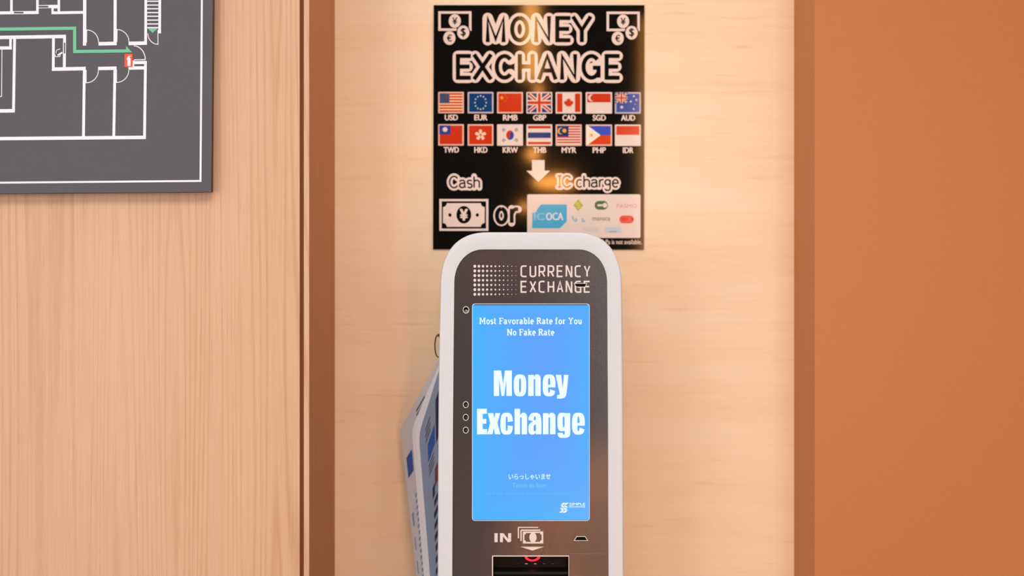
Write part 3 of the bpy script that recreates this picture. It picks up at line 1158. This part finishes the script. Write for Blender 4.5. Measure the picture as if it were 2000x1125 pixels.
s = Print(SY)
slab_line(s, 'Most Favorable Rate for You', 936, 1136.5, 620.6, 632.8, TW)
slab_line(s, 'No Fake Rate', 990, 1082.4, 642.6, 655, TW)
s.obj('slogan_lettering', me_scr)
s = Print(SY)
s.text('いらっしゃいませ', 993.6, 1075.6, 925.2, 936.6, TW, 1, 0.012)
s.obj('welcome_lettering', me_scr)
s = Print(SY)
s.text('Touch to Start', 1001, 1068.5, 943.6, 952.2, FAINT, 1, 0.02)
s.text('or Read QR Code for touchless operation', 951, 1118.6, 960, 968.6, FAINT2, 1, 0.005)
s.obj('prompt_lettering', me_scr)

# heavy condensed headline
s = Print(SY, zm(900, 590, 3.878))


def band(x0, x1, y0, y1, ix0, ix1, iy0, iy1, a0=0, a1=360, n=40):
    def sq(cx, cy, rx, ry, a, e):
        ca, sa = math.cos(a), math.sin(a)
        return (cx + rx * math.copysign(abs(ca) ** (2 / e), ca), cy - ry * math.copysign(abs(sa) ** (2 / e), sa))
    o, i = [], []
    for j in range(n + 1):
        a = math.radians(a0 + (a1 - a0) * j / n)
        o.append(sq((x0 + x1) / 2, (y0 + y1) / 2, (x1 - x0) / 2, (y1 - y0) / 2, a, 3.0))
        i.append(sq((ix0 + ix1) / 2, (iy0 + iy1) / 2, (ix1 - ix0) / 2, (iy1 - iy0) / 2, a, 3.0))
    s.ring(o, i, TW, 1, closed=False)


def letter_n(x, y0, y1, ytop=None):
    s.rect(x, ytop if ytop else y0 + 3, x + 42, y1, TW)
    o = superq(x + 68, y0 + 34, 27, 34, 2.2, 150, 0, 14)
    i = superq(x + 48, y0 + 44, 6, 10, 2.0, 180, 0, 8)
    s.poly([(x + 41, y0 + 26)] + o + [(x + 95, y1), (x + 54, y1)] + i[::-1], TW)


def letter_e(x, y0, y1):
    band(x, x + 97, y0, y1, x + 41, x + 57, y0 + 28, y1 - 27, 0, 338)
    s.rect(x + 20, y0 + 78, x + 97, y0 + 98, TW)
    s.rect(x + 57, y0 + 60, x + 97, y0 + 98, TW)


s.poly([(250, 711), (250, 518), (305, 518), (320, 622), (334, 518), (387, 518), (387, 711), (345, 711), (345, 588), (329, 711), (308, 711), (291, 584), (291, 711)], TW)
band(401, 496, 548, 714, 441, 456, 577, 685)
letter_n(510, 548, 711)
letter_e(620, 548, 714)
s.poly([(718, 551), (760, 551), (772, 655), (781, 551), (815, 551), (803, 676), (796, 710), (784, 725), (764, 731), (729, 731), (729, 703), (746, 703), (749, 694), (744, 672)], TW)
s.poly([(123, 808), (197, 808), (197, 846), (166, 846), (166, 885), (193, 885), (193, 921), (166, 921), (166, 962), (199, 962), (199, 1001), (123, 1001)], TW)
s.poly([(205, 841), (247, 841), (253, 882), (262, 841), (299, 841), (278, 915), (300, 1001), (258, 1001), (250, 954), (240, 1001), (200, 1001), (222, 915)], TW)
band(300, 394, 838, 1004, 340, 355, 866, 976, 6, 354)
letter_n(407, 838, 1001, 808)
# a
band(513, 611, 838, 1010, 553, 569, 864, 984, 0, 168)
s.rect(513, 872, 553, 896, TW)
s.rect(569, 905, 611, 1001, TW)
s.poly([(569, 888), (569, 925), (554, 934), (552, 945), (552, 972), (560, 980), (569, 974), (569, 990), (556, 1001), (540, 1005), (525, 1000), (515, 988), (512, 968), (512, 942), (518, 925), (532, 912)], TW)
letter_n(622, 838, 1001)
# g
band(731, 806, 838, 978, 772, 786, 866, 948)
s.poly([(786, 841), (829, 841), (829, 998), (824, 1016), (808, 1026), (780, 1029), (752, 1027), (738, 1018), (734, 1002), (734, 990), (772, 990), (774, 1002), (782, 1004), (787, 998), (787, 960)], TW)
letter_e(842, 838, 1004)
s.obj('headline_lettering', me_scr)

# small logo in the lower corner
s = Print(SY, zm(1085, 970, 22.5))
for q in ([(325, 266), (432, 266), (345, 362), (240, 362)], [(468, 266), (580, 266), (484, 352), (374, 352)],
          [(215, 378), (325, 378), (408, 478), (306, 478)], [(370, 384), (460, 384), (552, 478), (444, 478)],
          [(190, 494), (302, 494), (378, 590), (268, 590)], [(340, 494), (455, 494), (535, 588), (415, 588)],
          [(268, 605), (376, 605), (288, 702), (156, 702)], [(424, 605), (532, 605), (432, 706), (308, 706)]):
    s.poly(q, TW, 1)
s.text('SIMPLE', 606, 1306, 268, 382, TW, 1, 0.03)
s.text('EXCHANGE', 606, 1306, 404, 478, TW, 1, 0.03)
s.obj('company_logo', me_scr)

# printing on the panel
KP = ink(222, 208, 202, 0.45)
s = Print(PYF)
for row, (word, y0, y1) in enumerate((('CURRENCY', 518, 541.6), ('EXCHANGE', 548.2, 572))):
    lw = 13.2
    pit = (1153.2 - 1016.6 - lw) / 7.0
    for j, c in enumerate(word):
        x = 1016.6 + pit * j
        wd = lw
        s.glyph(TECH[c], x + 1.5, y0 + 1.6, x + wd - 1.5, y1 - 1.6, 3.0, KP, 1)
s.obj('title_lettering', kiosk)
s = Print(PYF)
for cx in range(11):
    rr = 2.75 - 0.215 * cx
    for cy in range(7):
        s.disc(927.4 + 8.03 * cx, 520.0 + 9.13 * cy, rr, rr * 1.08, KP, 1, 14)
s.obj('dot_pattern', kiosk)

z5 = zm(950, 1020, 9.524)
s = Print(PYF, z5)
s.rect(150, 203, 210, 370, KP, 1)
s.poly([(252, 370), (252, 203), (318, 203), (404, 312), (404, 203), (460, 203), (460, 350), (440, 370), (396, 370), (308, 262), (308, 370)], KP, 1)
s.obj('in_lettering', kiosk)
s = Print(PYF, z5)
s.poly([(584, 300), (584, 110), (592, 86), (965, 86), (965, 104), (606, 106), (606, 296)], KP, 1)
s.poly([(632, 350), (632, 160), (640, 134), (1007, 134), (1000, 158), (657, 160), (657, 346)], KP, 1)
s.frame(677, 170, 1057, 395, 30, KP, 1)
for (cx, cy, sx, sy) in ((707, 200, 1, 1), (1027, 200, -1, 1), (1027, 365, -1, -1), (707, 365, 1, -1)):
    s.poly([(cx - sx, cy - sy)] + [(cx + sx * 30 * math.cos(t), cy + sy * 30 * math.sin(t)) for t in [math.pi / 2 * j / 6 for j in range(7)]], KP, 1)
s.disc(866, 282, 68, 92, KP, 1)
s.poly([(632, 456), (1074, 456), (855, 526)], KP, 1)
s.obj('banknote_symbol', kiosk)

# the step in the film beside the note slot
s = Print(PYF)
bm = bmesh.new()
a, b2 = P(1111.5, 1081.2, 0), P(1187.5, 1086.4, 0)
box(bm, a.x, b2.x, PYF - 0.0012, PYF + 0.001, P(0, 1190, 0).z, a.z, 0, 0.0006)
bm_obj('slot_cover', bm, M_PANEL, kiosk)

# lens, sensors and latch openings
M_LENS = mat('lens_glass', rgb(10, 12, 20), 0.05, 0.8)


def cup(name, loop, depth, m_in, rim_w, parent):
    bm = bmesh.new()
    f = [bm.verts.new(W0(p, PYF + 0.0005)) for p in loop]
    b = [bm.verts.new(W0(p, PYF + depth)) for p in loop]
    n = len(f)
    for j in range(n):
        bm.faces.new((f[j], f[(j + 1) % n], b[(j + 1) % n], b[j]))
    bm.faces.new(b[::-1])
    o = bm_obj(name, bm, m_in, parent)
    r = Print(PYF)
    r.stroke(loop, rim_w, ink(226, 222, 220, 0.3), 3, False, True)
    if name == 'latch_slot':
        r.poly(loop, ink(9, 9, 10, 0.8, 0.1), 2)
    r.obj('rim', o)
    return o


lens = cup('camera_lens', arc(LENS[0], LENS[1], LENS[2], LENS[3], 0, 360, 20)[:-1], 0.006, M_LENS, 1.3, kiosk)
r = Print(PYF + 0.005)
r.stroke(arc(910.6, 607.6, 2.6, 2.6, 0, 360, 16)[:-1], 0.8, ink(200, 204, 210, 0.2), 1, False, True)  # highlight in the glass painted as a pale ring and dot
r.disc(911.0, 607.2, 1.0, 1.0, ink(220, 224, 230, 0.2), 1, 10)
r.obj('lens_glint', lens)
for b in BUTTONS:
    o = cup('sensor_hole', arc(b[0], b[1], b[2], b[3], 0, 360, 18)[:-1], 0.005, M_BLACKP, 1.2, kiosk)
    r = Print(PYF + 0.0045)
    r.disc(b[0] + .8, b[1] + .8, 2.2, 2.2, ink(70, 66, 66, 0.3), 1, 12)
    r.obj('sensor', o)
cup('latch_slot', SLOT_A, 0.010, M_BLACKP, 1.1, kiosk)
cup('latch_slot', SLOT_B, 0.010, M_BLACKP, 1.2, kiosk)

# banknote slot
slot = empty('banknote_slot', P(1037, 1130, 0.0))
slot.parent = kiosk
slot.matrix_parent_inverse = kiosk.matrix_world.inverted()
bpy.context.view_layer.update()
M_SLOT = mat('slot_black', rgb(9, 5, 6), 0.42, 0.12)
lp = rrect(BSX0, BSY0, BSX1, BSY1, 0.8, 2)
bm = bmesh.new()
f = [bm.verts.new(W0(p, PYF + 0.0005)) for p in lp]
b = [bm.verts.new(W0(p, 0.028)) for p in inset(lp, -4 if inset(lp, 4)[0][0] > lp[0][0] and False else 0)]
n = len(f)
for j in range(n):
    bm.faces.new((f[j], f[(j + 1) % n], b[(j + 1) % n], b[j]))
bm.faces.new(b[::-1])
bm_obj('slot_recess', bm, M_SLOT, slot)
r = Print(PYF)
r.stroke(rrect(BSX0 - .4, BSY0 - .4, BSX1 + .4, BSY1 + .4, 1.0, 2), 2.0, ink(222, 214, 206, 0.3), 2, False, True)
tag(r.obj('slot_rim', slot), 'bright metal rim')
# note mouth: a curved lip across the recess
bm = bmesh.new()
rows = []
for j in range(9):
    t = j / 8.0
    a = math.pi * t
    y = 0.024 - 0.010 * math.sin(a)
    pz = 1114 + 22 * t
    rows.append([bm.verts.new(W0((x, pz), y)) for x in (BSX0 + 1, 990, 1037, 1084, BSX1 - 1)])
for a, c in zip(rows, rows[1:]):
    for j in range(4):
        bm.faces.new((a[j], a[j + 1], c[j + 1], c[j]))
bm_obj('note_guide', bm, M_SLOT, slot, True)
r = Print(0.020, z5)
RG = glow('red_led', 255, 46, 60, 1.6)
r.ring(arc(855, 628, 150, 100, 10, 170, 24), arc(855, 628, 96, 66, 10, 170, 24), RG, 1, closed=False)
tag(r.obj('indicator_light', slot), 'glowing red indicator light')
for cx, v in ((580, 60), (742, 255), (908, 255), (1075, 110), (1235, 90)):
    r = Print(0.020, z5)
    r.rect(cx - 24, 767, cx + 24, 779, glow('led_%d' % v, v, int(v * .62), int(v * .66), 1.0), 1, 4)
    r.obj('note_sensor', slot)
ld = bpy.data.lights.new('indicator_glow', 'POINT')
ld.energy = 0.012
ld.color = (1.0, 0.08, 0.08)
ld.shadow_soft_size = 0.006
lo = bpy.data.objects.new('indicator_glow', ld)
lo.location = W0((1040, 1096), 0.014)
COL.objects.link(lo)

# hook on the side that carries the ring of leaflets
HX = X(857, 0)
bm = bmesh.new()
hk = P(857, 655, 0.229)
box(bm, HX - 0.0145, HX + 0.006, 0.226, 0.232, hk.z - 0.003, hk.z + 0.003, 0, 0.001)
bm_obj('side_hook', bm, M_SEAM, kiosk)

# ------------------------------------------------------------------ ring and leaflets at the kiosk's left side
M_RING = mat('dark_ring_metal', rgb(70, 52, 46), 0.35, 0.5, 0.6)
bm = bmesh.new()
rc = P(855.5, 676, 0.229)
rr, rt = 0.0235, 0.0014
ax = Vector((-0.33, 0.944, 0)).normalized()
rows = []
for j in range(36):
    a = 2 * math.pi * j / 36
    d = ax * math.cos(a) + Vector((0, 0, 1)) * math.sin(a)
    c = rc + d * rr
    nrm = ax.cross(Vector((0, 0, 1)))
    rows.append([bm.verts.new(c + (d * math.cos(q) + nrm * math.sin(q)) * rt) for q in [2 * math.pi * i / 8 for i in range(8)]])
for j in range(36):
    a, b = rows[j], rows[(j + 1) % 36]
    for i in range(8):
        bm.faces.new((a[i], a[(i + 1) % 8], b[(i + 1) % 8], b[i]))
ringo = bm_obj('binder_ring', bm, M_RING, None, True)
tag(ringo, "thin dark ring hanging at the kiosk's left edge, holding the leaflets", 'ring')

M_PAPER = mat('leaflet_paper', rgb(232, 238, 246), 0.3, 0.4)
M_PAPER_GREY = mat('leaflet_grey_paper', rgb(206, 210, 216), 0.4, 0.4)
M_PAPER_BLUE = mat('leaflet_blue_grey_paper', rgb(136, 154, 180), 0.3, 0.4)
INKB = mat('leaflet_blue', rgb(40, 92, 168), 0.35)
INKD = mat('leaflet_text', rgb(88, 96, 112), 0.35)
INKN = mat('leaflet_navy', rgb(36, 52, 84), 0.35)
INKR = mat('leaflet_red', rgb(120, 60, 66), 0.35)
INKL = mat('leaflet_pale_blue', rgb(132, 158, 196), 0.35)


def leaflet(label, c, marks, bulge=0.0, rnd=0.035, paper=None):
    """c = four corners (upper inner, outer, lower outer, lower inner) as (px, py, depth)"""
    q = [P(*t) for t in c]

    def at(u, v, off=0.0):
        # u: inner 0 -> outer 1; v: upper 0 -> lower 1
        a = q[0].lerp(q[1], u)
        b = q[3].lerp(q[2], u)
        p = a.lerp(b, v)
        n = (q[1] - q[0]).cross(q[3] - q[0]).normalized()
        if n.y > 0:
            n = -n
        return p + n * (off + bulge * math.sin(math.pi * v) * u)

    N, Mv = 10, 24
    th = 0.0007
    bm = bmesh.new()

    def uedge(v):
        # rounded outer upper corner
        if v < rnd:
            t = 1 - v / rnd
            return 1 - 0.10 * (1 - math.sqrt(max(0, 1 - t * t)))
        return 1.0
    g = {}
    for side, off in ((0, 0.0), (1, -th)):
        for j in range(Mv + 1):
            v = (j / Mv) ** 1.5
            for i in range(N + 1):
                g[side, j, i] = bm.verts.new(at(i / N * uedge(v), v, off))
    for j in range(Mv):
        for i in range(N):
            bm.faces.new((g[0, j, i], g[0, j, i + 1], g[0, j + 1, i + 1], g[0, j + 1, i]))
            bm.faces.new((g[1, j, i], g[1, j + 1, i], g[1, j + 1, i + 1], g[1, j, i + 1]))
        bm.faces.new((g[0, j, 0], g[0, j + 1, 0], g[1, j + 1, 0], g[1, j, 0]))
        bm.faces.new((g[0, j, N], g[1, j, N], g[1, j + 1, N], g[0, j + 1, N]))
    for i in range(N):
        bm.faces.new((g[0, 0, i], g[1, 0, i], g[1, 0, i + 1], g[0, 0, i + 1]))
        bm.faces.new((g[0, Mv, i], g[0, Mv, i + 1], g[1, Mv, i + 1], g[1, Mv, i]))
    mats = [paper, INKB, INKD, INKN, INKR, INKL]
    for u0, u1, v0, v1, k_ in marks:
        rows = [[bm.verts.new(at(u0 + (u1 - u0) * i / 3, v0 + (v1 - v0) * j / 6, 0.0003)) for i in range(4)] for j in range(7)]
        for a, b in zip(rows, rows[1:]):
            for i in range(3):
                bm.faces.new((a[i], a[i + 1], b[i + 1], b[i])).material_index = k_
    o = bm_obj('leaflet', bm, mats)
    tag(o, label, 'leaflet', "leaflets on the ring at the kiosk's side")
    return o


def textlines(u0, u1, v0, v1, n, k_):
    out = []
    for j in range(n):
        a = v0 + (v1 - v0) * (j + .15) / n
        out.append((u0 + random.uniform(0, .03), u1 - random.uniform(0, .15) * (u1 - u0), a, a + (v1 - v0) / n * .55, k_))
    return out


SLOPE, XI = 0.80, 0.1487


def on_sheet(px, py, d0):
    """point of the upright sheet that starts at the kiosk's side at depth d0 and runs back and outwards"""
    c = (px - 1000.0) / FPX
    return (px, py, (-XI + SLOPE * d0 - c * CAM_D) / (c + SLOPE))


def sheet(d0, top, outer_px, outer_py, low_px, low_py=1330, marks=(), label='', rnd=0.035, paper=None):
    pi = 1000.0 - XI * FPX / (CAM_D + d0)
    return leaflet(label, [(pi, top, d0), on_sheet(outer_px, outer_py, d0), on_sheet(low_px, low_py, d0), (pi, low_py + 20, d0)], marks, 0.0, rnd, paper or M_PAPER)


sheet(0.229, 692, 781.5, 838, 837, 1330,
      [(.78, .93, .135, .215, 1)] + textlines(.40, .62, .03, .06, 2, 2) + textlines(.66, .80, .30, .9, 26, 5) + textlines(.88, .94, .34, .80, 5, 5),
      "rearmost white leaflet of the sheaf, blue mark near its pointed outer corner", 0.001, M_PAPER_GREY)
sheet(0.207, 703, 804, 838, 845, 1330, textlines(.2, .5, .3, .9, 14, 5),
      "white leaflet second from the back of the sheaf, plain narrow outer edge")
sheet(0.193, 709, 811, 842, 850, 1330, textlines(.2, .6, .3, .9, 14, 5),
      "white leaflet third from the back of the sheaf, between two others")
sheet(0.179, 714, 818, 848, 856, 1330,
      textlines(.50, .74, .05, .11, 3, 2) + [(.30, .66, .125, .19, 1), (.03, .24, .06, .20, 3)] + textlines(.36, .66, .20, .25, 3, 2)
      + [(.16, .34, .27, .33, 4), (.36, .50, .31, .35, 3), (.02, .14, .22, .99, 3)] + textlines(.16, .46, .36, .98, 16, 3),
      "frontmost leaflet of the sheaf, with blue block and dark text on its face", 0.035, M_PAPER_BLUE)

# ------------------------------------------------------------------ the lobby behind the camera: lamps mirrored in the poster, and added glows
M_SHADE = mat('lamp_shade', (0, 0, 0, 1), 0.4, 0.3, 0, rgb(255, 164, 74), 40.0)
M_TUBE = mat('added_glow_tube', (0, 0, 0, 1), 0.4, 0.3, 0, rgb(255, 174, 86), 24.0)
M_TUBE2 = mat('added_glow_column', (0, 0, 0, 1), 0.4, 0.3, 0, rgb(255, 166, 78), 9.0)
M_GLOW = mat('added_glow_disc', (0, 0, 0, 1), 0.4, 0.3, 0, rgb(255, 150, 66), 90.0)
M_CORD = mat('lamp_cord', rgb(20, 18, 16), 0.5)


def pendant(px, py, r, label, squash=1.0):
    # mirrored position of a lamp hanging 3.4 m in front of the poster
    y = -3.2
    d = (CAM_D + BACK_Y) + (BACK_Y - y)
    x, z = (px - 1000) / FPX * d, CAM_Z - (py - 562.5) / FPX * d
    t = empty('pendant_lamp', (x, y, ZT))
    tag(t, label, 'lamp', 'pendant lamps in the lobby')
    bm = bmesh.new()
    bmesh.ops.create_uvsphere(bm, u_segments=20, v_segments=12, radius=r)
    for v in bm.verts:
        v.co = Vector((v.co.x * squash + x, v.co.y + y, v.co.z + z))
    bm_obj('lamp_shade', bm, M_SHADE, t, True)
    box_obj('cord', x - .002, x + .002, y - .002, y + .002, z + r * .9, ZT, M_CORD, t)
    return t


pendant(1052, 176, 0.020, 'small warm globe lamp hanging highest in the lobby')
pendant(1041, 302, 0.030, 'round warm globe lamp hanging in the middle of the lobby')
pendant(1082, 356, 0.030, 'wide oval warm lamp hanging in the lobby', 3.4)
pendant(1024, 404, 0.020, 'small warm globe lamp hanging low in the lobby')

t = empty('pendant_lamp', (0.09, -3.0, ZT))  # added glowing tube in place of a lit wood column
tag(t, 'added long vertical glowing tube standing in for a lit wood column', 'lamp', 'pendant lamps in the lobby')
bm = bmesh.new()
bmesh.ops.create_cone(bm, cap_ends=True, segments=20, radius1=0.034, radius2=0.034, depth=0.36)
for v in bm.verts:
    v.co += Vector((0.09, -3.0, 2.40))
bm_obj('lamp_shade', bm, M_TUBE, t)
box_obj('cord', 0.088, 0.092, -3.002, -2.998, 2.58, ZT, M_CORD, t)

t = empty('added_column_glow', (0.612, -3.0, 0.0))  # added glowing column in place of a lit wood pillar
tag(t, 'added tall slim glowing column standing in for a lit pillar', 'lamp')
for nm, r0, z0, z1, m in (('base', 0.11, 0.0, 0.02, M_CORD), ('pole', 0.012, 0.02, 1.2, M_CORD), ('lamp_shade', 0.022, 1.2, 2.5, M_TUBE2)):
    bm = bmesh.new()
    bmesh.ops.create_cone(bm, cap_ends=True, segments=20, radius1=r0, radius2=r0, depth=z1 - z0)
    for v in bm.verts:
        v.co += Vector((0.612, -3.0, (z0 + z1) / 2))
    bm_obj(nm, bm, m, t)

t = empty('added_floor_glow', (0.36, -2.25, 0.0))  # unseen glow added for the warm glitter on the kiosk's lower panel
tag(t, 'added warm glowing disc near the floor, facing the kiosk', 'lamp')
box_obj('base', 0.28, 0.44, -2.31, -2.19, 0.0, 0.02, M_CORD, t, 0.004)
box_obj('pole', 0.352, 0.368, -2.262, -2.246, 0.02, 0.24, M_CORD, t)
bm = bmesh.new()
bmesh.ops.create_cone(bm, cap_ends=True, segments=24, radius1=0.105, radius2=0.085, depth=0.09)
for v in bm.verts:
    v.co = Vector((v.co.x + 0.36, v.co.z - 2.26, v.co.y + 0.33))
bm_obj('housing', bm, M_CORD, t)
bm = bmesh.new()
bmesh.ops.create_cone(bm, cap_ends=True, segments=24, radius1=0.09, radius2=0.09, depth=0.004)
for v in bm.verts:
    v.co = Vector((v.co.x + 0.36, v.co.z - 2.2125, v.co.y + 0.33))
bm_obj('added_glow_disc', bm, M_GLOW, t)
